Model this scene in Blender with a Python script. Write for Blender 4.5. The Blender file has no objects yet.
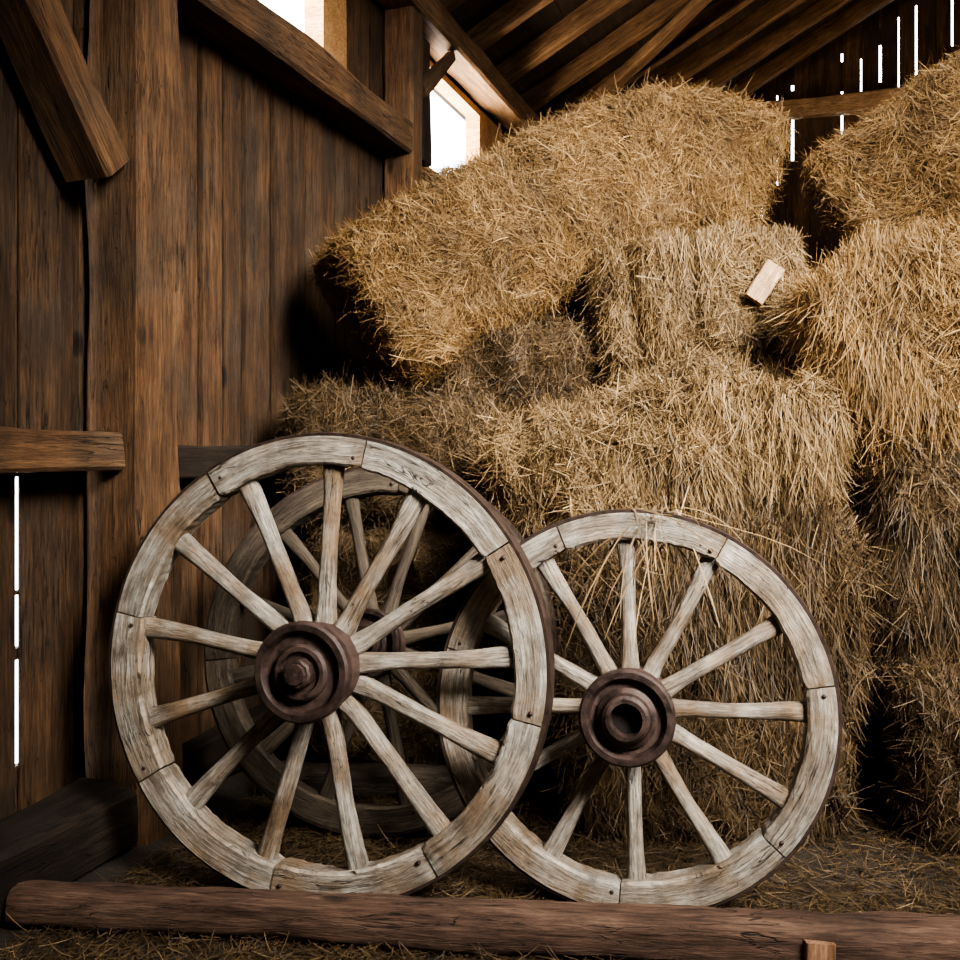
import bpy, math, random
import numpy as np
from mathutils import Vector, Matrix, noise, Euler

random.seed(7)
scene = bpy.context.scene
COL = scene.collection
try:
    scene.view_settings.look = 'AgX - Medium High Contrast'
except Exception:
    pass

# ------------------------------------------------------------ node helpers
def new_mat(name):
    m = bpy.data.materials.new(name); m.use_nodes = True
    nt = m.node_tree
    for n in list(nt.nodes): nt.nodes.remove(n)
    out = nt.nodes.new('ShaderNodeOutputMaterial')
    b = nt.nodes.new('ShaderNodeBsdfPrincipled')
    nt.links.new(b.outputs[0], out.inputs[0])
    return m, nt, b

def ramp(nt, fac, stops):
    r = nt.nodes.new('ShaderNodeValToRGB')
    e = r.color_ramp.elements
    while len(e) < len(stops): e.new(0.5)
    for i, (p, c) in enumerate(stops):
        e[i].position = p
        e[i].color = (c[0], c[1], c[2], 1) if isinstance(c, (tuple, list)) else (c, c, c, 1)
    nt.links.new(fac, r.inputs[0])
    return r.outputs[0]

def tex_noise(nt, vec, scale, detail=6, rough=0.6, dist=0.0):
    n = nt.nodes.new('ShaderNodeTexNoise')
    n.inputs['Scale'].default_value = scale
    n.inputs['Detail'].default_value = detail
    n.inputs['Roughness'].default_value = rough
    n.inputs['Distortion'].default_value = dist
    nt.links.new(vec, n.inputs['Vector'])
    return n.outputs['Fac']

def mix(nt, a, b, fac, mode='MIX'):
    n = nt.nodes.new('ShaderNodeMix'); n.data_type = 'RGBA'; n.blend_type = mode
    if isinstance(fac, (int, float)): n.inputs[0].default_value = fac
    else: nt.links.new(fac, n.inputs[0])
    for s, v in ((6, a), (7, b)):
        if isinstance(v, (tuple, list)): n.inputs[s].default_value = (v[0], v[1], v[2], 1)
        else: nt.links.new(v, n.inputs[s])
    return n.outputs[2]

def wood_mat(name, c_dark, c_mid, c_light, stretch=(1.5, 16, 16), coord='Object', rough=0.75,
             use_rnd=False, crack=0.6, bump=0.5, patch=None, seed=0.0, knots=False, grey=None, fscale=7.0):
    m, nt, b = new_mat(name)
    tc = nt.nodes.new('ShaderNodeTexCoord')
    src = tc.outputs[coord]
    info = nt.nodes.new('ShaderNodeObjectInfo')
    add = nt.nodes.new('ShaderNodeVectorMath'); add.operation = 'ADD'
    comb = nt.nodes.new('ShaderNodeCombineXYZ')
    mul = nt.nodes.new('ShaderNodeMath'); mul.operation = 'MULTIPLY'; mul.inputs[1].default_value = 37.0
    if use_rnd:
        at = nt.nodes.new('ShaderNodeAttribute'); at.attribute_name = 'rnd'
        rsrc = at.outputs['Fac']
    else:
        rsrc = info.outputs['Random']
    nt.links.new(rsrc, mul.inputs[0])
    for i in range(3): nt.links.new(mul.outputs[0], comb.inputs[i])
    nt.links.new(src, add.inputs[0]); nt.links.new(comb.outputs[0], add.inputs[1])
    mp = nt.nodes.new('ShaderNodeMapping'); mp.inputs['Scale'].default_value = stretch
    mp.inputs['Location'].default_value = (seed, seed, seed)
    nt.links.new(add.outputs[0], mp.inputs['Vector'])
    g = tex_noise(nt, mp.outputs[0], 1.6, 10, 0.72, 0.35)
    fine = tex_noise(nt, mp.outputs[0], fscale, 6, 0.75, 0.2)
    col = ramp(nt, g, [(0.3, c_dark), (0.5, c_mid), (0.72, c_light)])
    if grey:
        gm = ramp(nt, tex_noise(nt, add.outputs[0], 2.2, 5, 0.65), [(0.46, 0.0), (0.66, 0.7)])
        col = mix(nt, col, grey, gm)
    fr = ramp(nt, fine, [(0.34, 0.25), (0.62, 1.15)])
    col = mix(nt, col, fr, 0.85, 'MULTIPLY')
    big = tex_noise(nt, add.outputs[0], 4.0 if patch is None else patch[1], 6, 0.65)
    if patch:
        pf = ramp(nt, big, [(0.44, 0.0), (0.62, 1.0)])
        col = mix(nt, col, mix(nt, patch[0], fr, 0.8, 'MULTIPLY'), pf)
        col = mix(nt, col, ramp(nt, tex_noise(nt, add.outputs[0], 14.0, 6, 0.7), [(0.35, 0.5), (0.6, 1.1)]), 0.85, 'MULTIPLY')
    else:
        col = mix(nt, col, ramp(nt, big, [(0.3, 0.45), (0.7, 1.25)]), 0.85, 'MULTIPLY')
    mp2 = nt.nodes.new('ShaderNodeMapping')
    mp2.inputs['Scale'].default_value = tuple(s * 0.9 for s in stretch)
    nt.links.new(add.outputs[0], mp2.inputs['Vector'])
    cr = tex_noise(nt, mp2.outputs[0], 2.3, 3, 0.5, 1.0)
    ab = nt.nodes.new('ShaderNodeMath'); ab.operation = 'SUBTRACT'; ab.inputs[1].default_value = 0.5
    nt.links.new(cr, ab.inputs[0])
    ab2 = nt.nodes.new('ShaderNodeMath'); ab2.operation = 'ABSOLUTE'; nt.links.new(ab.outputs[0], ab2.inputs[0])
    crr = ramp(nt, ab2.outputs[0], [(0.0, 1.0 - crack), (0.009, 1.0 - crack * 0.6), (0.02, 1.0)])
    cmask = ramp(nt, tex_noise(nt, add.outputs[0], 5.5, 2, 0.5), [(0.42, 1.0), (0.60, 0.0)])
    crr = mix(nt, crr, (1, 1, 1), cmask)
    col = mix(nt, col, crr, 1.0, 'MULTIPLY')
    if use_rnd:
        rr = ramp(nt, rsrc, [(0.0, 0.5), (1.0, 1.35)])
        col = mix(nt, col, rr, 0.85, 'MULTIPLY')
    if knots:
        vo = nt.nodes.new('ShaderNodeTexVoronoi'); vo.inputs['Scale'].default_value = 2.6
        mp3 = nt.nodes.new('ShaderNodeMapping')
        mp3.inputs['Scale'].default_value = tuple(1.0 if s < 4 else 2.2 for s in stretch)
        nt.links.new(add.outputs[0], mp3.inputs['Vector']); nt.links.new(mp3.outputs[0], vo.inputs['Vector'])
        kn = ramp(nt, vo.outputs['Distance'], [(0.03, 0.04), (0.08, 0.3), (0.12, 1.0)])
        col = mix(nt, col, kn, 0.9, 'MULTIPLY')
    nt.links.new(col, b.inputs['Base Color'])
    b.inputs['Roughness'].default_value = rough
    b.inputs['Specular IOR Level'].default_value = 0.3
    bp = nt.nodes.new('ShaderNodeBump'); bp.inputs['Strength'].default_value = bump
    bp.inputs['Distance'].default_value = 0.01
    hm = nt.nodes.new('ShaderNodeMath'); hm.operation = 'MULTIPLY'
    nt.links.new(fine, hm.inputs[0]); nt.links.new(crr, hm.inputs[1])
    nt.links.new(hm.outputs[0], bp.inputs['Height']); nt.links.new(bp.outputs[0], b.inputs['Normal'])
    return m

def straw_mat(name, stops, rough=0.6):
    m, nt, b = new_mat(name)
    at = nt.nodes.new('ShaderNodeAttribute'); at.attribute_name = 'rnd'
    col = ramp(nt, at.outputs['Fac'], stops)
    tc = nt.nodes.new('ShaderNodeTexCoord')
    big = tex_noise(nt, tc.outputs['Object'], 4.0, 6, 0.7)
    col = mix(nt, col, ramp(nt, big, [(0.32, 0.45), (0.66, 1.2)]), 0.85, 'MULTIPLY')
    nt.links.new(col, b.inputs['Base Color'])
    b.inputs['Roughness'].default_value = rough
    b.inputs['Specular IOR Level'].default_value = 0.3
    return m

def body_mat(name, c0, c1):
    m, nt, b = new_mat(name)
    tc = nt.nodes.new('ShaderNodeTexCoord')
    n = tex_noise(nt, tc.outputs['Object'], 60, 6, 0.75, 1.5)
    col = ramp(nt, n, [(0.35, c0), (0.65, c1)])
    nt.links.new(col, b.inputs['Base Color']); b.inputs['Roughness'].default_value = 0.95
    bp = nt.nodes.new('ShaderNodeBump'); bp.inputs['Strength'].default_value = 0.8; bp.inputs['Distance'].default_value = 0.02
    nt.links.new(n, bp.inputs['Height']); nt.links.new(bp.outputs[0], b.inputs['Normal'])
    return m

def iron_mat(name, c0, c1, rough=0.5, metal=0.4):
    m, nt, b = new_mat(name)
    tc = nt.nodes.new('ShaderNodeTexCoord')
    n = tex_noise(nt, tc.outputs['Object'], 26, 9, 0.75)
    col = ramp(nt, n, [(0.35, c0), (0.65, c1)])
    nt.links.new(col, b.inputs['Base Color'])
    b.inputs['Metallic'].default_value = metal
    nt.links.new(ramp(nt, n, [(0.3, rough - 0.15), (0.7, rough + 0.25)]), b.inputs['Roughness'])
    bp = nt.nodes.new('ShaderNodeBump'); bp.inputs['Strength'].default_value = 0.6; bp.inputs['Distance'].default_value = 0.006
    nt.links.new(n, bp.inputs['Height']); nt.links.new(bp.outputs[0], b.inputs['Normal'])
    return m

M_WALL = wood_mat('barn_board', (0.030, 0.0135, 0.0055), (0.098, 0.047, 0.019), (0.17, 0.09, 0.041), (22, 22, 1.6), use_rnd=True, crack=0.95, knots=True, grey=(0.088, 0.060, 0.038), bump=0.9)
M_WALLB = wood_mat('barn_board_dim', (0.04, 0.02, 0.01), (0.1, 0.055, 0.027), (0.18, 0.1, 0.05), (14, 14, 1.1), use_rnd=True, crack=0.5)
M_ROOF = wood_mat('roof_board', (0.02, 0.011, 0.006), (0.05, 0.028, 0.014), (0.09, 0.052, 0.027), (20, 1.1, 20), use_rnd=True, crack=0.5)
M_BEAM = wood_mat('hewn_beam', (0.058, 0.027, 0.011), (0.155, 0.075, 0.031), (0.27, 0.142, 0.063), (1.5, 22, 22), crack=0.95, knots=True, grey=(0.12, 0.078, 0.047), bump=0.9)
M_RAFT = wood_mat('rafter_wood', (0.09, 0.045, 0.02), (0.22, 0.12, 0.055), (0.34, 0.19, 0.09), (1.5, 22, 22), crack=0.8)
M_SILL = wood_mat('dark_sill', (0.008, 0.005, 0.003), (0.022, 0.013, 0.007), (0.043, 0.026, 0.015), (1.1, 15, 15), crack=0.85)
M_WHEEL = wood_mat('weathered_wheel_wood', (0.18, 0.125, 0.08), (0.53, 0.45, 0.36), (0.92, 0.86, 0.75), (2.4, 30, 30), crack=0.85, bump=0.9,
                   patch=((0.34, 0.225, 0.135), 4.5), rough=0.55)
M_RIM = wood_mat('weathered_felloe_wood', (0.18, 0.125, 0.08), (0.54, 0.46, 0.37), (0.93, 0.88, 0.78), (2.2, 30, 1), coord='UV', crack=0.93, bump=1.0,
                 patch=((0.33, 0.225, 0.14), 4.5), rough=0.55)
M_DIMWHEEL = wood_mat('shaded_wheel_wood', (0.035, 0.022, 0.014), (0.09, 0.066, 0.045), (0.17, 0.13, 0.09), (2.2, 26, 26), crack=0.8)  # wheel wood darkened, shade behind the large wheel put into the colour
M_DIMRIM = wood_mat('shaded_felloe_wood', (0.035, 0.022, 0.014), (0.09, 0.066, 0.045), (0.17, 0.13, 0.09), (2.5, 30, 1), coord='UV', crack=0.8)  # same shade put into the rear rim colour
M_LOG = wood_mat('brown_log', (0.042, 0.022, 0.014), (0.155, 0.085, 0.055), (0.30, 0.185, 0.125), (1.6, 18, 18), crack=0.92, bump=1.0, knots=True)
M_PEG = wood_mat('cut_wood', (0.3, 0.17, 0.08), (0.5, 0.3, 0.16), (0.65, 0.45, 0.27), (3, 20, 20), crack=0.4)
M_WINF = wood_mat('window_frame_wood', (0.34, 0.17, 0.06), (0.55, 0.29, 0.11), (0.68, 0.40, 0.18), (3, 20, 20), crack=0.4)
M_BLOCK = wood_mat('brown_block', (0.14, 0.07, 0.035), (0.27, 0.14, 0.075), (0.4, 0.23, 0.13), (3, 20, 20), crack=0.4)
M_HUB = iron_mat('aged_hub', (0.018, 0.011, 0.009), (0.10, 0.058, 0.045), 0.5, 0.1)
M_IRON = iron_mat('rusty_iron', (0.018, 0.012, 0.010), (0.10, 0.060, 0.048), 0.45, 0.45)
M_TIRE = iron_mat('tire_iron', (0.018, 0.011, 0.008), (0.07, 0.04, 0.028), 0.55, 0.4)
M_BLACK = iron_mat('bore_shade', (0.006, 0.005, 0.004), (0.015, 0.01, 0.008), 0.8, 0.0)
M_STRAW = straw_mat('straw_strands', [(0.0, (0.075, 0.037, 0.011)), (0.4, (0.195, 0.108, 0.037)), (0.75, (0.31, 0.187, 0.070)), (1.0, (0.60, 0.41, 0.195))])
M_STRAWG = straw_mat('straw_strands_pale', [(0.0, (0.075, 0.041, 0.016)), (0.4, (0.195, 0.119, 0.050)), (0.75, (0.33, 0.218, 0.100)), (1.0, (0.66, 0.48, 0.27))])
M_STRAWD = straw_mat('straw_strands_shaded', [(0.0, (0.028, 0.016, 0.007)), (0.4, (0.088, 0.052, 0.022)), (0.8, (0.165, 0.104, 0.048)), (1.0, (0.38, 0.265, 0.14))])  # straw darkened so the shade low in the stack sits in its colour
M_BODY = body_mat('bale_core', (0.022, 0.011, 0.004), (0.13, 0.072, 0.026))  # dark core colour stands in for shadow between the strands

# ------------------------------------------------------------ mesh helpers
def link(o, parent=None):
    COL.objects.link(o)
    if parent is not None: o.parent = parent
    return o

def tag(o, label, cat, kind=None, group=None):
    o['label'] = label; o['category'] = cat
    if kind: o['kind'] = kind
    if group: o['group'] = group

def np_mesh(name, V, quads, mats, mat_idx=None, rnd=None, smooth=False):
    me = bpy.data.meshes.new(name)
    me.vertices.add(len(V)); me.vertices.foreach_set('co', V.astype(np.float32).ravel())
    nq = len(quads)
    me.loops.add(nq * 4); me.loops.foreach_set('vertex_index', quads.astype(np.int32).ravel())
    me.polygons.add(nq)
    me.polygons.foreach_set('loop_start', np.arange(0, nq * 4, 4, dtype=np.int32))
    for m in mats: me.materials.append(m)
    if mat_idx is not None: me.polygons.foreach_set('material_index', mat_idx.astype(np.int32))
    me.polygons.foreach_set('use_smooth', np.full(nq, smooth, dtype=bool))
    me.update(calc_edges=True)
    if rnd is not None:
        a = me.attributes.new('rnd', 'FLOAT', 'FACE'); a.data.foreach_set('value', rnd.astype(np.float32))
    return me

BOXF = [(0, 1, 3, 2), (4, 6, 7, 5), (0, 4, 5, 1), (2, 3, 7, 6), (0, 2, 6, 4), (1, 5, 7, 3)]
def boxes_mesh(name, boxes, mat, jit=0.0):
    V = []; F = []; R = []
    for (a, b) in boxes:
        base = len(V); r = random.random()
        for x in (a[0], b[0]):
            for y in (a[1], b[1]):
                for z in (a[2], b[2]):
                    V.append((x + random.uniform(-jit, jit), y + random.uniform(-jit, jit), z + random.uniform(-jit, jit)))
        for f in BOXF: F.append([base + i for i in f]); R.append(r)
    return np_mesh(name, np.array(V, float), np.array(F), [mat], rnd=np.array(R))

# barn frame: n = distance into the room from the long side wall, s = along that wall
ANG = math.radians(18.8)
ROOM = Matrix.Translation((-1.228, 2.558, 0)) @ Matrix.Rotation(-ANG, 4, 'Z')

def structure(name, me, label, cat, M=None):
    o = bpy.data.objects.new(name, me); o.matrix_world = ROOM if M is None else M
    link(o); tag(o, label, cat, kind='structure'); return o

def beam_mesh(name, L, w, h, mat, rough=0.006, seed=0):
    nx = max(6, int(L * 10))
    b = min(w, h) * 0.09
    prof = [(-w/2, -h/2 + b), (-w/2, 0), (-w/2, h/2 - b), (-w/2 + b, h/2), (0, h/2), (w/2 - b, h/2), (w/2, h/2 - b), (w/2, 0), (w/2, -h/2 + b), (w/2 - b, -h/2), (0, -h/2), (-w/2 + b, -h/2)]
    V = []; Q = []
    for i in range(nx + 1):
        x = -L/2 + L * i / nx
        for (y, z) in prof:
            d = noise.noise(Vector((x * 2.2 + seed, y * 9, z * 9 + seed))) * rough * 2
            k = 1 + d / max(w, h) * 2
            V.append((x, y * k + noise.noise(Vector((x * 1.1 + seed * 3, 0, 0))) * rough, z * k))
    n = len(prof)
    for i in range(nx):
        for j in range(n):
            Q.append((i*n + j, (i+1)*n + j, (i+1)*n + (j+1) % n, i*n + (j+1) % n))
    for i, flip in ((0, 0), (nx, 1)):
        c = i * n
        for q in [(0, 1, 2, 3), (0, 3, 4, 11), (4, 5, 10, 11), (5, 6, 9, 10), (6, 7, 8, 9)]:
            qq = [c + k for k in q]
            Q.append(tuple(reversed(qq)) if flip else tuple(qq))
    return np_mesh(name, np.array(V), np.array(Q), [mat])

_bs = [0]
def timber(name, p0, p1, w, h, mat, label, cat, room=True, rough=0.006, up=(0, 0, 1), group=None, kind=None):
    p0 = Vector(p0); p1 = Vector(p1)
    _bs[0] += 1.7
    d = p1 - p0; L = d.length; x = d.normalized()
    u = Vector(up)
    if abs(x.dot(u)) > 0.95: u = Vector((0, 1, 0))
    y = u.cross(x).normalized(); z = x.cross(y)
    M = Matrix(((x.x, y.x, z.x), (x.y, y.y, z.y), (x.z, y.z, z.z))).to_4x4()
    M.translation = (p0 + p1) / 2
    o = bpy.data.objects.new(name, beam_mesh(name, L, w, h, mat, rough, _bs[0]))
    o.matrix_world = (ROOM @ M) if room else M
    link(o); tag(o, label, cat, group=group, kind=kind)
    return o

# ------------------------------------------------------------ shell
EAVE = 3.36; TAN = 0.56; RIDGE = 3.4; S0 = -4.6; S1 = 7.0; NW = 6.8; WH = EAVE + 0.03
WIN = [(1.02, 1.98, 2.62, 3.2), (2.90, 4.25, 2.58, 3.2)]
CR = 0.055
def side_wall():
    B = []
    rs = random.Random(21)
    s = S0; edges = [s]
    while s < S1:
        s += rs.uniform(0.09, 0.15); edges.append(s)
    fixed = [CR, 0.29, 1.02, 1.98, 2.90, 4.25]
    edges = [e for e in edges if all(abs(e - f) > 0.05 for f in fixed)] + fixed
    edges = sorted(e for e in edges if e < S1) + [S1]
    for a, b in zip(edges[:-1], edges[1:]):
        off = rs.uniform(0, 0.018); g = rs.uniform(0.006, 0.011); thk = 0.02
        mid = (a + b) / 2
        ga = g
        if abs(a - CR) < 1e-6: ga = 0.011; thk = 0.006; off = 0.0
        if abs(b - CR) < 1e-6: g = 0.003; thk = 0.006; off = 0.0
        spans = [(0, WH)]
        for (w0, w1, z0, z1) in WIN:
            if w0 - 1e-4 <= mid <= w1 + 1e-4: spans = [(0, z0), (z1, WH)]
        for z0, z1 in spans:
            B.append(((-thk - off, a + ga, z0), (-off, b - g, z1)))
        if abs(b - CR) > 1e-6:
            w = [w for w in WIN if w[0] - 1e-5 <= b <= w[1] + 1e-5]
            if w:
                w = w[0]
                B.append(((-0.07, b - 0.04, 0), (-0.045, b + 0.055, w[2])))
                if w[0] + 0.01 < b < w[1] - 0.01: B.append(((-0.07, b - 0.03, w[3]), (-0.045, b + 0.03, WH)))
            else:
                B.append(((-0.07, b - 0.04, 0), (-0.045, b + 0.055, WH)))
        else:
            for z0, z1 in ((1.03, WH), (0.72, 0.73), (0.55, 0.58), (0.0, 0.27)):
                B.append(((-0.03, b - 0.04, z0), (-0.010, b + 0.06, z1)))
    return boxes_mesh('wall_left', B, M_WALL, 0.001)
structure('wall_left', side_wall(), 'brown vertical plank barn wall with knots and seams', 'wall')

def roof_z(n):
    n = max(0, min(n, 2 * RIDGE))
    return EAVE + TAN * (n if n <= RIDGE else 2 * RIDGE - n)

def back_wall():
    B = []; n = -0.03
    rb = random.Random(5)
    while n < NW:
        w = rb.uniform(0.12, 0.17)
        n2 = min(n + w, NW)
        z1 = max(roof_z(n), roof_z(n2)) + 0.12
        gap = 1.2 < n2 < 5.5 and rb.random() < 0.9
        B.append(((n + 0.003, S1, 0), (n2 - (rb.uniform(0.009, 0.019) if gap else 0.004), S1 + 0.012, z1)))
        if n2 < NW:
            top = roof_z(n2) - 0.10
            if gap:
                z = rb.uniform(2.9, 3.7) + 0.1 * max(0, n2 - 2)
                B.append(((n2 - 0.04, S1 + 0.014, 0), (n2 + 0.03, S1 + 0.025, z)))
                while z < top:
                    z += rb.uniform(0.3, 1.0)
                    z2 = min(z + rb.choice([0.04, 0.1, 0.25, 0.4]), top + 0.3)
                    if z < top: B.append(((n2 - 0.04, S1 + 0.014, z), (n2 + 0.03, S1 + 0.025, z2)))
                    z = z2
                B.append(((n2 - 0.04, S1 + 0.014, top), (n2 + 0.03, S1 + 0.025, top + 0.3)))
            else:
                B.append(((n2 - 0.03, S1 + 0.014, 0), (n2 + 0.03, S1 + 0.025, top + 0.2)))
        n = n2
    return boxes_mesh('wall_back', B, M_WALLB, 0.001)
structure('wall_back', back_wall(), 'dark vertical plank gable wall with daylight showing through the cracks', 'wall')

def plain_planks(name, along, a0, a1, const0, const1, zf, mat):
    B = []; a = a0
    while a < a1:
        b = min(a + random.uniform(0.16, 0.24), a1)
        z = max(zf(a), zf(b))
        if along == 'n': B.append(((a, const0, 0), (b, const1, z)))
        else: B.append(((const0, a, 0), (const1, b, z)))
        a = b
    return boxes_mesh(name, B, mat, 0.0)
structure('wall_front', plain_planks('wall_front', 'n', -0.03, NW, S0 - 0.04, S0, lambda q: roof_z(q) + 0.1, M_WALLB), 'dark vertical plank barn end wall', 'wall')
structure('wall_right', plain_planks('wall_right', 's', S0, S1, NW, NW + 0.04, lambda q: WH, M_WALLB), 'dark vertical plank barn side wall', 'wall')

def roof():
    V = []; Q = []; R = []
    for side in (0, 1):
        n = -0.25
        while n < RIDGE:
            n2 = min(n + random.uniform(0.15, 0.24), RIDGE)
            r = random.random(); dz = random.uniform(0, 0.008)
            base = len(V)
            for s in (S0 - 0.1, S1 + 0.15):
                for q in (n, n2 + 0.006):
                    for t in (0.06, 0.09):
                        z = EAVE + TAN * q + t + dz
                        V.append((q if side == 0 else 2 * RIDGE - q, s, z))
            for f in BOXF: Q.append([base + i for i in f]); R.append(r)
            n = n2
    return np_mesh('ceiling', np.array(V), np.array(Q), [M_ROOF], rnd=np.array(R))
structure('ceiling', roof(), 'dark plank underside of the pitched barn roof', 'ceiling')

mf, nt, b = new_mat('dirt_floor')
tc = nt.nodes.new('ShaderNodeTexCoord')
n1 = tex_noise(nt, tc.outputs['Object'], 7, 8, 0.7); n2 = tex_noise(nt, tc.outputs['Object'], 90, 5, 0.7, 1.0)
col = ramp(nt, n1, [(0.3, (0.014, 0.009, 0.005)), (0.7, (0.05, 0.031, 0.017))])
col = mix(nt, col, ramp(nt, n2, [(0.3, 0.4), (0.7, 1.3)]), 0.8, 'MULTIPLY')
nt.links.new(col, b.inputs['Base Color']); b.inputs['Roughness'].default_value = 0.95
bp = nt.nodes.new('ShaderNodeBump'); bp.inputs['Strength'].default_value = 0.8; bp.inputs['Distance'].default_value = 0.02
nt.links.new(n2, bp.inputs['Height']); nt.links.new(bp.outputs[0], b.inputs['Normal'])
structure('floor', boxes_mesh('floor', [((-0.1, S0 - 0.1, -0.1), (NW + 0.1, S1 + 0.1, 0.0))], mf), 'dirt barn floor scattered with straw', 'floor')

# timbers on the side wall
timber('post', (0.108, 0.39, 0.0), (0.108, 0.39, 3.2), 0.2, 0.2, M_BEAM, 'broad square brown timber post against the plank wall', 'post', up=(0, 1, 0), rough=0.008)
timber('post', (0.085, 2.42, 0.0), (0.085, 2.42, 3.2), 0.15, 0.15, M_BEAM, 'slim dark timber post beside the window', 'post', up=(0, 1, 0))
timber('post', (0.045, 2.74, 2.57), (0.045, 2.74, 3.2), 0.07, 0.11, M_SILL, 'short upright stud beside the small window', 'post', up=(0, 1, 0))
timber('corner_brace', (0.13, 2.52, 2.86), (0.13, 2.95, 3.19), 0.05, 0.06, M_BEAM, 'short diagonal timber brace under the wall plate', 'brace')
timber('diagonal_brace', (0.11, -0.68, 2.98), (0.11, 0.24, 1.87), 0.14, 0.115, M_BEAM, 'thick dark diagonal timber brace running into the post', 'brace', rough=0.008)
timber('wall_rail', (0.085, -3.6, 1.1), (0.085, 0.285, 1.1), 0.15, 0.11, M_BEAM, 'horizontal timber rail nailed across the wall planks', 'rail', group='wall rails')
timber('wall_rail', (0.045, 0.495, 1.06), (0.045, 2.34, 1.06), 0.08, 0.11, M_SILL, 'horizontal timber rail nailed across the wall planks', 'rail', group='wall rails')
timber('horizontal_beam', (0.09, 0.5, 2.575), (0.09, 2.34, 2.575), 0.16, 0.155, M_BEAM, 'heavy horizontal timber beam running below the window', 'beam', rough=0.008)
timber('horizontal_beam', (0.045, 2.5, 2.48), (0.045, 6.9, 2.48), 0.08, 0.12, M_BEAM, 'thin horizontal timber beam below the small window', 'beam')
timber('wall_plate', (0.09, -4.4, 3.29), (0.09, 6.95, 3.29), 0.18, 0.15, M_RAFT, 'long timber wall plate carrying the rafters', 'beam')
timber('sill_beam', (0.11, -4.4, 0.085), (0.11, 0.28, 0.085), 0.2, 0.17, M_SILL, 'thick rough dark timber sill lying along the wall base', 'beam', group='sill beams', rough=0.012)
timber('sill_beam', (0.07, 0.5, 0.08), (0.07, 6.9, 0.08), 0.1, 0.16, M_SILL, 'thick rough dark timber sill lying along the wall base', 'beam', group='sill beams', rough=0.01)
def win_frame(i, w, far):
    a, b_, z0, z1 = w; t = 0.04
    B = [((-0.09, a, z0), (0.0, b_, z0 + t)), ((-0.09, a, z1 - t), (0.0, b_, z1)),
         ((-0.09, a, z0 + t), (0.0, a + t, z1 - t)), ((-0.09, b_ - far, z0 + t), (0.0, b_, z1 - t))]
    structure('window_%d' % i, boxes_mesh('window', B, M_WINF, 0.003), 'unglazed timber framed window opening with bright daylight', 'window')
win_frame(1, WIN[0], 0.22); win_frame(2, WIN[1], 0.45)
s = -4.2
while s < 6.9:
    for side in (0, 1):
        if side == 1 and s < -0.5: continue
        x0 = 0.0 if side == 0 else 2 * RIDGE
        timber('rafter', (x0, s, EAVE + 0.0), (RIDGE + (-0.03 if side == 0 else 0.03), s, EAVE + TAN * RIDGE - 0.02), 0.075, 0.13, M_RAFT,
               'sloping timber rafter under the roof boards', 'rafter', group='roof rafters')
    s += 0.54
timber('ridge_beam', (RIDGE, -4.5, roof_z(RIDGE) - 0.09), (RIDGE, 6.95, roof_z(RIDGE) - 0.09), 0.1, 0.16, M_BEAM, 'long timber ridge beam', 'beam')
timber('tie_beam', (0.95, 6.88, 3.99), (5.7, 6.88, 3.99), 0.12, 0.15, M_PEG, 'horizontal timber tie beam across the gable wall', 'beam')
timber('roof_brace', (0.25, 4.9, roof_z(0.25) - 0.13), (2.4, 3.9, roof_z(2.4) - 0.13), 0.08, 0.07, M_RAFT, 'oblique timber brace crossing under the rafters', 'brace')

# ------------------------------------------------------------ straw
def strand_geo(P, N, D, L, Wd, curl, droop, rng, nseg=3, jit=0.55):
    n = len(P)
    D = D / np.linalg.norm(D, axis=1, keepdims=True)
    Nj = N + rng.normal(0, jit, N.shape)
    side = np.cross(D, Nj); side /= (np.linalg.norm(side, axis=1, keepdims=True) + 1e-9)
    c1 = rng.normal(0, 1, (n, 3)) * curl
    pts = []; p = P.copy(); d = D.copy()
    step = (L / nseg)[:, None]
    for i in range(nseg + 1):
        pts.append(p.copy())
        d = d + c1 / nseg; d[:, 2] -= droop * (i + 1) / nseg
        d /= np.linalg.norm(d, axis=1, keepdims=True)
        p = p + d * step
    V = np.zeros((n, nseg + 1, 2, 3))
    for i in range(nseg + 1):
        w = (Wd * (1.0 if i < nseg else 0.5))[:, None] / 2
        V[:, i, 0] = pts[i] - side * w; V[:, i, 1] = pts[i] + side * w
    V = V.reshape(-1, 3)
    base = (np.arange(n) * (nseg + 1) * 2)[:, None, None]
    seg = (np.arange(nseg) * 2)[None, :, None]
    q = np.array([0, 1, 3, 2])[None, None, :]
    Q = (base + seg + q).reshape(-1, 4)
    r = np.repeat(rng.beta(1.6, 2.6, n), nseg)
    return V, Q, r

def sfield(P, seed, f=6.0):
    r = np.random.default_rng(seed)
    out = np.zeros(len(P))
    for i in range(5):
        k = r.normal(0, 1, 3) * f * (1 + 0.5 * i)
        out += np.sin(P @ k + r.uniform(0, 6.28)) / (1 + 0.4 * i)
    return out

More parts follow.
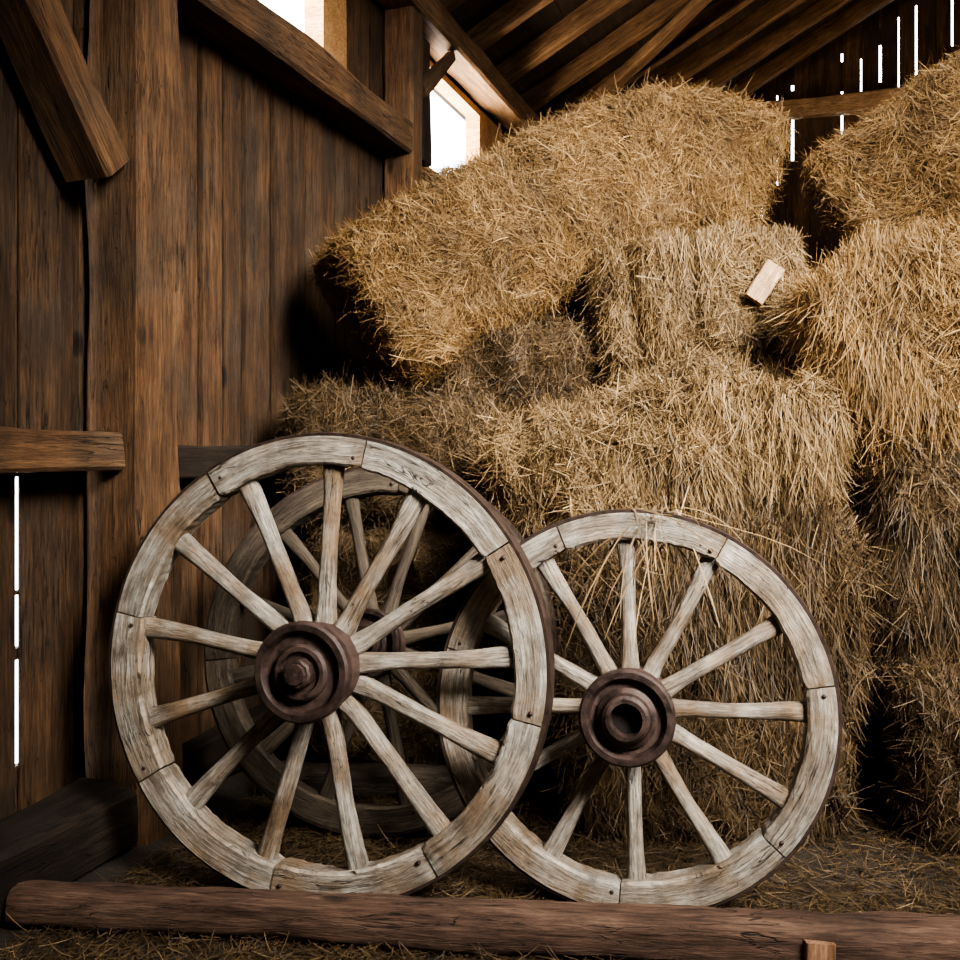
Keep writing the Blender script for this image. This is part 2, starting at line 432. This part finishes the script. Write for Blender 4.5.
def bale(name, spine, h, w, label, seed, mat=M_STRAW, dens=7000, amp=0.05, hang=0.0, p=6.0, q=5.0, flakes=0.0,
         length=(0.03, 0.11), lift=0.09, wid=(0.0013, 0.0029), category='hay bale', wild_f=0.025, fl_u=0.4):
    rng = np.random.default_rng(seed)
    sp = [Vector(a) for a in spine]
    cum = [0]
    for a, b_ in zip(sp[:-1], sp[1:]): cum.append(cum[-1] + (b_ - a).length)
    T = cum[-1]
    def at(t):
        t = max(0, min(T, t))
        for i in range(len(sp) - 1):
            if t <= cum[i + 1] or i == len(sp) - 2:
                f = (t - cum[i]) / (cum[i + 1] - cum[i])
                p0 = sp[max(i - 1, 0)]; p1 = sp[i]; p2 = sp[i + 1]; p3 = sp[min(i + 2, len(sp) - 1)]
                return 0.5 * ((2 * p1) + (-p0 + p2) * f + (2 * p0 - 5 * p1 + 4 * p2 - p3) * f * f + (-p0 + 3 * p1 - 3 * p2 + p3) * f ** 3)
    NA = 90; NB = 90
    V = np.zeros((NA, NB, 3))
    org = at(T / 2)
    for i in range(NA):
        a = -math.cos(math.pi * i / (NA - 1))
        a = math.copysign(abs(a) ** 0.8, a) if abs(a) > 1e-6 else 0
        t = (a + 1) / 2 * T
        c = at(t); tg = (at(min(T, t + 0.02)) - at(max(0, t - 0.02))).normalized()
        v = Vector((0, 0, 1)).cross(tg).normalized(); u = tg.cross(v)
        f = max(0.012, (1 - abs(a) ** q)) ** (1 / q) if abs(a) < 1 else 0.012
        fl = 1.0
        if flakes: fl = 1 - flakes * max(0, math.sin(t * 34 + seed + noise.noise(Vector((t * 6, seed, 0))))) ** 6
        for j in range(NB):
            bb = 2 * math.pi * j / NB
            cs, sn = math.cos(bb), math.sin(bb)
            e = 2 / p
            cx = math.copysign(abs(cs) ** e, cs); sx = math.copysign(abs(sn) ** e, sn)
            o = v * (cx * w * f * fl) + u * (sx * h * f * (1 - (1 - fl) * fl_u))
            P_ = c + o
            nz = noise.noise(P_ * 3.0 + Vector((seed, 0, 0))) * 0.7 + noise.noise(P_ * 8.0 + Vector((0, seed, 0))) * 0.6 + noise.noise(P_ * 20.0) * 0.6
            P_ = P_ + o.normalized() * nz * amp
            if P_.z < 0.012: P_.z = 0.012
            V[i, j] = P_ - org
    V = V.reshape(-1, 3)
    I, J = np.meshgrid(np.arange(NA - 1), np.arange(NB), indexing='ij')
    J2 = (J + 1) % NB
    Q = np.stack([I * NB + J, I * NB + J2, (I + 1) * NB + J2, (I + 1) * NB + J], -1).reshape(-1, 4)
    A, B_, C, D_ = (V[Q[:, k]] for k in range(4))
    nr = np.cross(C - A, D_ - B_); ar = np.linalg.norm(nr, axis=1) / 2
    nr = nr / (2 * ar[:, None] + 1e-12)
    cen = (A + C) / 2
    csp = np.array([list(at(T * k / 20) - org) for k in range(21)])
    dd = cen[:, None, :] - csp[None]; ci = csp[np.argmin((dd ** 2).sum(-1), axis=1)]
    sg = np.sign(((cen - ci) * nr).sum(1)); sg[sg == 0] = 1
    if sg.mean() < 0: Q = Q[:, ::-1]
    nr = nr * sg[:, None]
    tot = int(ar.sum() * dens)
    idx = rng.choice(len(Q), tot, p=ar / ar.sum())
    uu = rng.random((tot, 1)); vv = rng.random((tot, 1))
    P = (A[idx] * (1 - uu) + B_[idx] * uu) * (1 - vv) + (D_[idx] * (1 - uu) + C[idx] * uu) * vv
    N = nr[idx]
    e1 = np.cross(N, np.array([0.13, 0.2, 0.97])); e1 /= (np.linalg.norm(e1, axis=1, keepdims=True) + 1e-9)
    e2 = np.cross(N, e1)
    th = sfield(P, seed, 5.0) * 1.2 + rng.normal(0, 0.8, tot)
    D = e1 * np.cos(th)[:, None] + e2 * np.sin(th)[:, None]
    D *= np.sign(rng.random((tot, 1)) - 0.5)
    if hang > 0:
        hg = np.clip(hang + 0.25 * sfield(P, seed + 9, 4.0)[:, None], 0, 0.85)
        D = D * (1 - hg) + np.array([0, 0, -1.0]) * hg * (0.4 + rng.random((tot, 1)) * 1.4)
    D = D + N * rng.normal(lift * 0.4, lift, (tot, 1))
    L = rng.uniform(length[0], length[1], tot)
    wild = rng.random(tot) < wild_f
    L[wild] *= 1.4; D[wild] += N[wild] * 0.45
    Wd = rng.uniform(wid[0], wid[1], tot)
    D /= np.linalg.norm(D, axis=1, keepdims=True)
    off = rng.uniform(0.000, 0.016, (tot, 1)) + 0.012 * sfield(P, seed + 50, 14.0)[:, None] * 0.6
    off = np.maximum(off, rng.uniform(0.0, 0.006, (tot, 1)))
    P0 = P + N * off - D * (L[:, None] * 0.4)
    SV, SQ, SR = strand_geo(P0, N, D, L, Wd, 0.45, 0.05 + hang * 0.4, rng)
    SV[:, 2] = np.maximum(SV[:, 2], 0.004 - org.z)
    VV = np.vstack([V, SV]); QQ = np.vstack([Q, SQ + len(V)])
    mi = np.concatenate([np.zeros(len(Q)), np.ones(len(SQ))])
    rr = np.concatenate([np.zeros(len(Q)), SR])
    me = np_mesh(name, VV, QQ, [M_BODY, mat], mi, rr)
    o = bpy.data.objects.new(name, me); o.location = org
    link(o); tag(o, label, category, group='stacked straw bales')
    return o

HB = 'hay_bale'
bale(HB, [(-0.44, 3.70, 1.58), (-0.114, 3.8, 1.785), (0.234, 3.9, 1.995), (0.56, 4.0, 2.155), (0.83, 4.08, 2.19), (1.06, 4.15, 2.12)], 0.28, 0.29,
     'golden hay bale tilted and sagging on top of the stack', 1, dens=22000, amp=0.032, q=13, p=9, length=(0.03, 0.12))
bale(HB, [(1.52, 4.0, 1.93), (1.88, 3.8, 2.19), (2.35, 3.6, 2.44)], 0.32, 0.3, 'tilted golden hay bale on top of the stack', 2, dens=17000, q=12, amp=0.035, p=8)
bale(HB, [(0.43, 3.74, 1.56), (0.80, 3.74, 1.60), (1.15, 3.74, 1.60)], 0.25, 0.27, 'pale hay bale with deep vertical flakes beneath the tilted bale', 3, mat=M_STRAWG, dens=21000, flakes=0.30, amp=0.045, hang=0.3, q=7, p=6, length=(0.03, 0.12))
bale(HB, [(1.15, 3.3, 1.28), (1.504, 3.2, 1.39), (2.05, 3.1, 1.43)], 0.35, 0.28, 'large shaggy hay bale with straw hanging down its side', 4, dens=20000, hang=0.5, amp=0.095, length=(0.05, 0.2), q=6, p=4.5)
bale(HB, [(0.07, 3.28, 0.90), (0.35, 3.26, 0.99), (0.70, 3.24, 1.07), (1.09, 3.25, 1.08)], 0.26, 0.31, 'slumped loose pale hay bale in the middle of the stack', 5, mat=M_STRAWG, dens=20000, hang=0.38, amp=0.095, length=(0.04, 0.18), q=4, p=3)
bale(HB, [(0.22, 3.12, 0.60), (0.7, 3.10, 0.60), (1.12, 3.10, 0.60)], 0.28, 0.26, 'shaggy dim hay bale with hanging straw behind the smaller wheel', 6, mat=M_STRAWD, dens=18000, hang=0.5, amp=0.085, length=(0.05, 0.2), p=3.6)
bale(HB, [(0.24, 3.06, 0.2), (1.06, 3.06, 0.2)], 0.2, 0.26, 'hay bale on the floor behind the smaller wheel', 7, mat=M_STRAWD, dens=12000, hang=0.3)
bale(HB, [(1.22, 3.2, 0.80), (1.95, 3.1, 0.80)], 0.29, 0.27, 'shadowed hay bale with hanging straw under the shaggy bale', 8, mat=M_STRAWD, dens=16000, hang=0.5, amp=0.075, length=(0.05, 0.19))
bale(HB, [(1.20, 2.95, 0.25), (1.9, 2.9, 0.26)], 0.24, 0.27, 'shade-darkened hay bale standing on the straw floor', 9, mat=M_STRAWD, dens=16000, hang=0.2, amp=0.06, p=4)
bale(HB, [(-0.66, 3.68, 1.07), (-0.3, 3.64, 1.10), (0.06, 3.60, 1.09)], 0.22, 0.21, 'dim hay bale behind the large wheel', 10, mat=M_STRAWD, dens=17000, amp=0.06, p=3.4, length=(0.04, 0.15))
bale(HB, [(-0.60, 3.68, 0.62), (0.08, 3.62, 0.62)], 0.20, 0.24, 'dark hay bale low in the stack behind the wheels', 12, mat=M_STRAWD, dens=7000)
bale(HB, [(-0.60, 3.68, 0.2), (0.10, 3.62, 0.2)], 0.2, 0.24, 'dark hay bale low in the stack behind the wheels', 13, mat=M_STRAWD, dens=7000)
bale(HB, [(-0.46, 4.2, 1.24), (0.10, 4.2, 1.36), (0.55, 4.2, 1.46)], 0.30, 0.2, 'dim hay bale wedged under the tilted bale', 14, mat=M_STRAW, dens=14000)
bale(HB, [(-0.14, 3.74, 1.31), (0.40, 3.74, 1.42)], 0.17, 0.2, 'small sagging lump of loose hay under the tilted bale', 18, mat=M_STRAWD, dens=20000, p=3.5, q=4, amp=0.06, length=(0.04, 0.15))
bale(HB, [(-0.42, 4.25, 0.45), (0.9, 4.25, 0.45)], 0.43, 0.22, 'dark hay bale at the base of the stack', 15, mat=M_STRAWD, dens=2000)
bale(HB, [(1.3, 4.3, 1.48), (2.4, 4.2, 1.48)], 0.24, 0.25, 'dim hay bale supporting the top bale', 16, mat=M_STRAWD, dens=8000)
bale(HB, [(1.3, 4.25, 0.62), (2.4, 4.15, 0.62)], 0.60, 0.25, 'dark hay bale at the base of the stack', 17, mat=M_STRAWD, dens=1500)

def floor_straw():
    rng = np.random.default_rng(77)
    n = 95000
    x = rng.uniform(-1.5, 2.0, n); y = rng.uniform(1.8, 3.3, n)
    P = np.stack([x, y, np.abs(rng.normal(0, 0.009, n)) + 0.003], 1)
    dens = sfield(P * np.array([1, 1, 0]), 5, 2.2)
    keep = rng.random(n) < np.clip(0.65 + 0.2 * dens + 0.25 * (x > 0.2), 0.12, 1)
    Nv = np.array([math.cos(ANG), -math.sin(ANG)])
    keep &= ((P[:, :2] - np.array([-1.228, 2.558])) @ Nv) > 0.30
    P = P[keep]; n = len(P)
    a = rng.uniform(0, 2 * math.pi, n)
    D = np.stack([np.cos(a), np.sin(a), rng.normal(0, 0.10, n)], 1)
    N = np.tile(np.array([0, 0, 1.0]), (n, 1))
    L = rng.uniform(0.02, 0.09, n)
    V, Q, R = strand_geo(P, N, D, L, rng.uniform(0.001, 0.0024, n), 0.4, 0.02, rng)
    V[:, 2] = np.maximum(V[:, 2], 0.003)
    me = np_mesh('floor_straw', V, Q, [M_STRAWD], rnd=R)
    o = bpy.data.objects.new('floor_straw', me); link(o)
    tag(o, 'loose dry straw scattered over the dirt floor', 'straw', kind='stuff')
floor_straw()

# ------------------------------------------------------------ wheels
def felloe_mesh(name, R0, R1, y0, y1, ang, mat, seed):
    n = 26; gap = 0.0019 / R1
    bv = 0.006
    prof = [(R0, y0 + bv), (R0, y1 - bv), (R0 + bv, y1), (R1, y1), (R1, y0), (R0 + bv, y0)]
    V = []; Q = []
    m = len(prof)
    da = random.Random(seed).uniform(-0.006, 0.005)
    dy = random.Random(seed + 1).uniform(-0.003, 0.002)
    for i in range(n + 1):
        a = -ang / 2 + gap + (ang - 2 * gap) * i / n
        chip = 0.004 if i in (0, n) else 0.0
        for (r, y) in prof:
            d = noise.noise(Vector((a * 3 + seed, 0, y * 5))) * 0.005 + noise.noise(Vector((a * 30 + seed, r * 20, y * 25))) * 0.003
            rr = r + (d + da + chip if r < R1 else 0)
            yy = y + noise.noise(Vector((a * 3, seed, r * 5))) * 0.003 + (dy + chip * 0.5 if y < 0 else 0)
            V.append((math.sin(a) * rr, yy, math.cos(a) * rr))
    for i in range(n):
        for j in range(m):
            Q.append((i * m + j, i * m + (j + 1) % m, (i + 1) * m + (j + 1) % m, (i + 1) * m + j))
    for c, fl in ((0, 1), (n * m, 0)):
        for q in ((0, 1, 2, 5), (2, 3, 4, 5)):
            qq = [c + k for k in q]
            Q.append(tuple(qq[::-1]) if fl else tuple(qq))
    me = np_mesh(name, np.array(V), np.array(Q), [mat])
    uv = me.uv_layers.new(name='UVMap')
    for l in me.loops:
        vi = l.vertex_index; i = vi // m; r, y = prof[vi % m]
        a = (-ang / 2 + ang * i / n) * R1
        uv.data[l.index].uv = (a + seed, (r + y * 0.8))
    return me

def spoke_mesh(name, r0, r1, mat, seed, w=0.047):
    L = r1 - r0; n = 14; m = 12; V = []; Q = []
    for i in range(n + 1):
        t = i / n
        ww = w * (1.0 - 0.28 * math.sin(math.pi * min(1, t * 1.05)) ** 0.8 + 0.04 * t)
        dd = w * (1.1 - 0.4 * t)
        e = 0.45 if t < 0.12 else 0.75
        for j in range(m):
            a = 2 * math.pi * (j + 0.5) / m
            c, s_ = math.cos(a), math.sin(a)
            y = math.copysign(abs(c) ** e, c) * dd / 2; x = math.copysign(abs(s_) ** e, s_) * ww / 2
            k = 1 + 0.12 * noise.noise(Vector((t * 5 + seed, c, s_)))
            V.append((t * L, y * k, x * k + noise.noise(Vector((t * 2.0 + seed, 3, 0))) * 0.007))
    for i in range(n):
        for j in range(m):
            Q.append((i * m + j, i * m + (j + 1) % m, (i + 1) * m + (j + 1) % m, (i + 1) * m + j))
    return np_mesh(name, np.array(V), np.array(Q), [mat], smooth=True)

def lathe(name, prof, mat, seg=56, facets=None):
    if facets: seg = facets
    V = []; Q = []
    for (r, y) in prof:
        for j in range(seg):
            a = 2 * math.pi * j / seg
            V.append((math.cos(a) * r, y, math.sin(a) * r))
    for i in range(len(prof) - 1):
        for j in range(seg):
            Q.append((i * seg + j, i * seg + (j + 1) % seg, (i + 1) * seg + (j + 1) % seg, (i + 1) * seg + j))
    me = np_mesh(name, np.array(V), np.array(Q), [mat], smooth=True)
    try: me.set_sharp_from_angle(angle=math.radians(32))
    except Exception: pass
    return me

def wheel(root_loc, yaw, lean, R, nsp, nfel, label, rot0, relw=0.092, hubk=1.0, style='nut', mats=None, spin=0.0, sw=0.055):
    mats = mats or (M_RIM, M_WHEEL)
    e = bpy.data.objects.new('wagon_wheel', None); e.empty_display_size = 0.2
    e.location = root_loc; e.rotation_euler = (-lean, 0, -yaw)
    link(e); tag(e, label, 'wagon wheel')
    C = Vector((0, 0, R))
    def child(name, me, loc=C, rot=None, label=None, parent=e):
        o = bpy.data.objects.new(name, me); link(o, parent); o.location = loc
        if rot is not None: o.rotation_euler = rot
        if label: o['label'] = label
        return o
    th = 0.036
    Rt = R - 0.010
    child('tire', lathe('tire', [(Rt, -th + 0.004), (R - 0.002, -th + 0.003), (R, -th + 0.007), (R, th - 0.007), (R - 0.002, th - 0.003), (Rt, th - 0.004), (Rt, -th + 0.004)], M_TIRE, 96), label='thin dark rusted iron tire')
    fa = 2 * math.pi / nfel
    for i in range(nfel):
        me = felloe_mesh('felloe', Rt - relw, Rt, -th, th, fa, mats[0], i * 3.3 + rot0 * 7)
        child('felloe', me, rot=(0, fa * (i + 0.5) + rot0, 0))
    sp = [spoke_mesh('spoke', 0.08 * hubk, Rt - relw + 0.012, mats[1], k * 5.1 + rot0, sw) for k in range(4)]
    for i in range(nsp):
        a = 2 * math.pi * i / nsp + spin
        d = Vector((math.cos(a), 0, math.sin(a)))
        child('spoke', sp[i % 4], loc=C + d * 0.08 * hubk, rot=(0, -a, 0))
    k = hubk
    hub = child('hub', lathe('hub', [(0.0, 0.12), (0.066 * k, 0.12), (0.075 * k, 0.08), (0.098 * k, 0.045), (0.106 * k, 0.03), (0.106 * k, -0.035), (0.1 * k, -0.05), (0.1 * k, -0.085), (0.108 * k, -0.095), (0.108 * k, -0.125), (0.0, -0.125)], M_HUB), label='dark reddish brown turned hub')
    child('hub_band', lathe('hub_band', [(0.1 * k, -0.105), (0.114 * k, -0.108), (0.118 * k, -0.115), (0.118 * k, -0.138), (0.112 * k, -0.145), (0.098 * k, -0.145), (0.092 * k, -0.138), (0.088 * k, -0.124)], M_IRON), loc=Vector((0, 0, 0)), parent=hub, label='dark iron ring around the hub face')
    if style == 'nut':
        child('hub_cap', lathe('hub_cap', [(0.066 * k, -0.12), (0.066 * k, -0.14), (0.060 * k, -0.147), (0.05 * k, -0.147), (0.046 * k, -0.135), (0.0, -0.135)], M_HUB), loc=Vector((0, 0, 0)), parent=hub)
        child('axle_nut', lathe('axle_nut', [(0.036 * k, -0.13), (0.036 * k, -0.165), (0.031 * k, -0.17), (0.026 * k, -0.17), (0.024 * k, -0.178), (0.0, -0.18)], M_IRON, facets=10), loc=Vector((0, 0, 0)), parent=hub, label='protruding iron axle nut')
    else:
        child('hub_cap', lathe('hub_cap', [(0.074 * k, -0.12), (0.074 * k, -0.135), (0.062 * k, -0.142), (0.058 * k, -0.158), (0.05 * k, -0.163), (0.04 * k, -0.163), (0.038 * k, -0.13), (0.037 * k, -0.122)], M_IRON), loc=Vector((0, 0, 0)), parent=hub, label='iron collar with an open axle hole')
        child('axle_hole_shade', lathe('axle_hole_shade', [(0.038 * k, -0.1262), (0.0, -0.1262)], M_BLACK), loc=Vector((0, 0, 0)), parent=hub, label='black disc painting the shade of the empty axle hole')  # flat black disc paints the shade inside the bore
    riv = lathe('rivet', [(0.006, -th + 0.002), (0.005, -th - 0.003), (0.003, -th - 0.0045), (0.0, -th - 0.005)], M_IRON, facets=10)
    for i in range(nfel):
        a = fa * i + rot0 + 0.045 * (1 if i % 2 else -1)
        rr = Rt - relw * (0.4 if i % 3 else 0.65)
        child('rivet', riv, loc=C + Vector((math.sin(a) * rr, 0, math.cos(a) * rr)))
    return e

D2R = math.radians
wheel((-0.395, 2.42, 0.003), D2R(13), D2R(4), 0.571, 13, 8, 'large weathered grey wooden wagon wheel leaning beside the plank wall', 0.20, relw=0.074, spin=D2R(5), sw=0.053)
wheel((0.357, 2.375, 0.003), D2R(13), D2R(4), 0.478, 12, 7, 'smaller weathered wooden wagon wheel with open hub leaning on hay bales', 0.5, relw=0.066, hubk=0.93, style='hole', spin=D2R(2), sw=0.047)
wheel((-0.32, 2.83, 0.010), D2R(10), D2R(12), 0.53, 12, 7, 'old wooden wagon wheel darkened as if in shade, hidden behind the large wheel', 0.1, relw=0.07, hubk=0.85, style='hole', mats=(M_DIMRIM, M_DIMWHEEL), spin=D2R(14), sw=0.045)

# ------------------------------------------------------------ logs and small wood
def log_obj(name, p0, p1, r0, r1, mat, label, seed=0, cat='log'):
    p0 = Vector(p0); p1 = Vector(p1); L = (p1 - p0).length; x = (p1 - p0).normalized()
    y = Vector((0, 0, 1)).cross(x).normalized(); z = x.cross(y)
    n = int(L * 40); m = 32; V = []; Q = []
    for i in range(n + 1):
        t = i / n; r = r0 + (r1 - r0) * t
        rb = r
        if i in (0, n): r *= 0.9
        for j in range(m):
            a = 2 * math.pi * j / m
            c, s_ = math.cos(a), math.sin(a); e = 0.85
            d = r * (1 + 0.16 * noise.noise(Vector((t * L * 2.5 + seed, c * 1.5, s_ * 1.5))) + 0.12 * noise.noise(Vector((t * L * 10, c * 4 + seed, s_ * 4))))
            V.append((-L / 2 + t * L, math.copysign(abs(c) ** e, c) * d, max(math.copysign(abs(s_) ** e, s_) * d, -rb)))
    for i in range(n):
        for j in range(m):
            Q.append((i * m + j, (i + 1) * m + j, (i + 1) * m + (j + 1) % m, i * m + (j + 1) % m))
    for c0, fl in ((0, 0), (n * m, 1)):
        for j in range(m // 2 - 1):
            q = [c0 + j, c0 + j + 1, c0 + m - 2 - j, c0 + m - 1 - j]
            Q.append(tuple(q[::-1]) if fl else tuple(q))
    me = np_mesh(name, np.array(V), np.array(Q), [mat], smooth=True)
    try: me.set_sharp_from_angle(angle=math.radians(50))
    except Exception: pass
    M = Matrix(((x.x, y.x, z.x), (x.y, y.y, z.y), (x.z, y.z, z.z))).to_4x4(); M.translation = (p0 + p1) / 2
    o = bpy.data.objects.new(name, me); o.matrix_world = M; link(o); tag(o, label, cat)
    return o
log_obj('log', (-1.08, 2.325, 0.046), (1.35, 2.045, 0.061), 0.046, 0.061, M_LOG, 'long reddish brown log lying on the floor before the wheels', 3)
log_obj('log', (-0.70, 3.2, 0.05), (0.15, 3.16, 0.05), 0.05, 0.05, M_DIMWHEEL, 'short dark log on the floor behind the large wheel', 9)
timber('wood_block', (0.695, 2.054, 0.003), (0.70, 2.062, 0.086), 0.065, 0.03, M_BLOCK, 'small sawn wooden block wedged against the log', 'wood block', room=False, up=(0, 1, 0), rough=0.003)
timber('wood_offcut', (0.93, 3.405, 1.61), (1.01, 3.42, 1.73), 0.07, 0.03, M_PEG, 'pale wooden board end sticking out of the hay', 'board', room=False, up=(0, 1, 0), rough=0.002)

def wisps():
    rng = np.random.default_rng(5)
    n = 46
    P = np.stack([rng.uniform(0.36, 0.50, n), rng.uniform(2.36, 2.47, n), rng.uniform(0.93, 0.965, n)], 1)
    D = np.stack([rng.normal(-0.1, 0.5, n), rng.normal(-0.25, 0.12, n), rng.uniform(-1.2, 0.1, n)], 1)
    N = np.tile(np.array([0, -1.0, 0.2]), (n, 1))
    V, Q, R = strand_geo(P, N, D, rng.uniform(0.08, 0.36, n), rng.uniform(0.002, 0.0035, n), 0.4, 0.35, rng, nseg=5, jit=0.3)
    o = bpy.data.objects.new('straw_wisp', np_mesh('straw_wisp', V, Q, [M_STRAWG], rnd=R)); link(o)
    tag(o, 'few long straw stalks draped over the smaller wheel rim', 'straw', kind='stuff')
wisps()

# ------------------------------------------------------------ light
w = bpy.data.worlds.new('World'); scene.world = w; w.use_nodes = True
bg = w.node_tree.nodes['Background']; bg.inputs[0].default_value = (0.97, 0.98, 1.0, 1); bg.inputs[1].default_value = 14.0

def area(name, loc, target, size, power, color, spread=180):
    l = bpy.data.lights.new(name, 'AREA'); l.shape = 'RECTANGLE'; l.size = size[0]; l.size_y = size[1]
    l.energy = power; l.color = color; l.spread = math.radians(spread)
    o = bpy.data.objects.new(name, l); o.location = loc
    o.rotation_euler = (Vector(target) - Vector(loc)).to_track_quat('-Z', 'Y').to_euler()
    link(o); return o
area('doorway_light', (2.0, 0.0, 3.2), (0.60, 3.1, 1.3), (1.3, 1.3), 125, (1.0, 0.97, 0.92), 64)
area('overhead_fill', (1.2, 2.6, 3.7), (0.6, 3.5, 1.4), (1.5, 1.0), 46, (1.0, 0.95, 0.86), 110)  # lamp under the closed roof, added to light the hay tops
area('fill_lamp', (0.2, -1.5, 2.2), (0.0, 3.0, 2.2), (3.0, 2.0), 6, (1.0, 0.86, 0.70))
wl = ROOM @ Vector((-0.35, 3.5, 2.75)); wt = ROOM @ Vector((2.6, 5.6, 4.3))
area('window_daylight', tuple(wl), tuple(wt), (1.0, 0.6), 120, (1.0, 0.82, 0.60))
wl = ROOM @ Vector((-0.25, 1.5, 3.0)); area('window_daylight', tuple(wl), (-0.25, 3.7, 1.5), (0.8, 0.45), 55, (1.0, 0.95, 0.88))
hl = ROOM @ Vector((2.6, 5.2, 2.7)); ht = ROOM @ Vector((2.0, 5.0, 4.5))
area('roof_fill', tuple(hl), tuple(ht), (1.0, 1.0), 20, (1.0, 0.76, 0.52))  # added upward lamp with no real source, lifts rafters and roof boards

# ------------------------------------------------------------ camera
cam = bpy.data.cameras.new('Camera'); cam.sensor_width = 36; cam.lens = 37.5; cam.shift_y = -30 / 960
co = bpy.data.objects.new('Camera', cam); co.location = (0, 0, 1.1); co.rotation_euler = (math.radians(90), 0, 0)
link(co); scene.camera = co
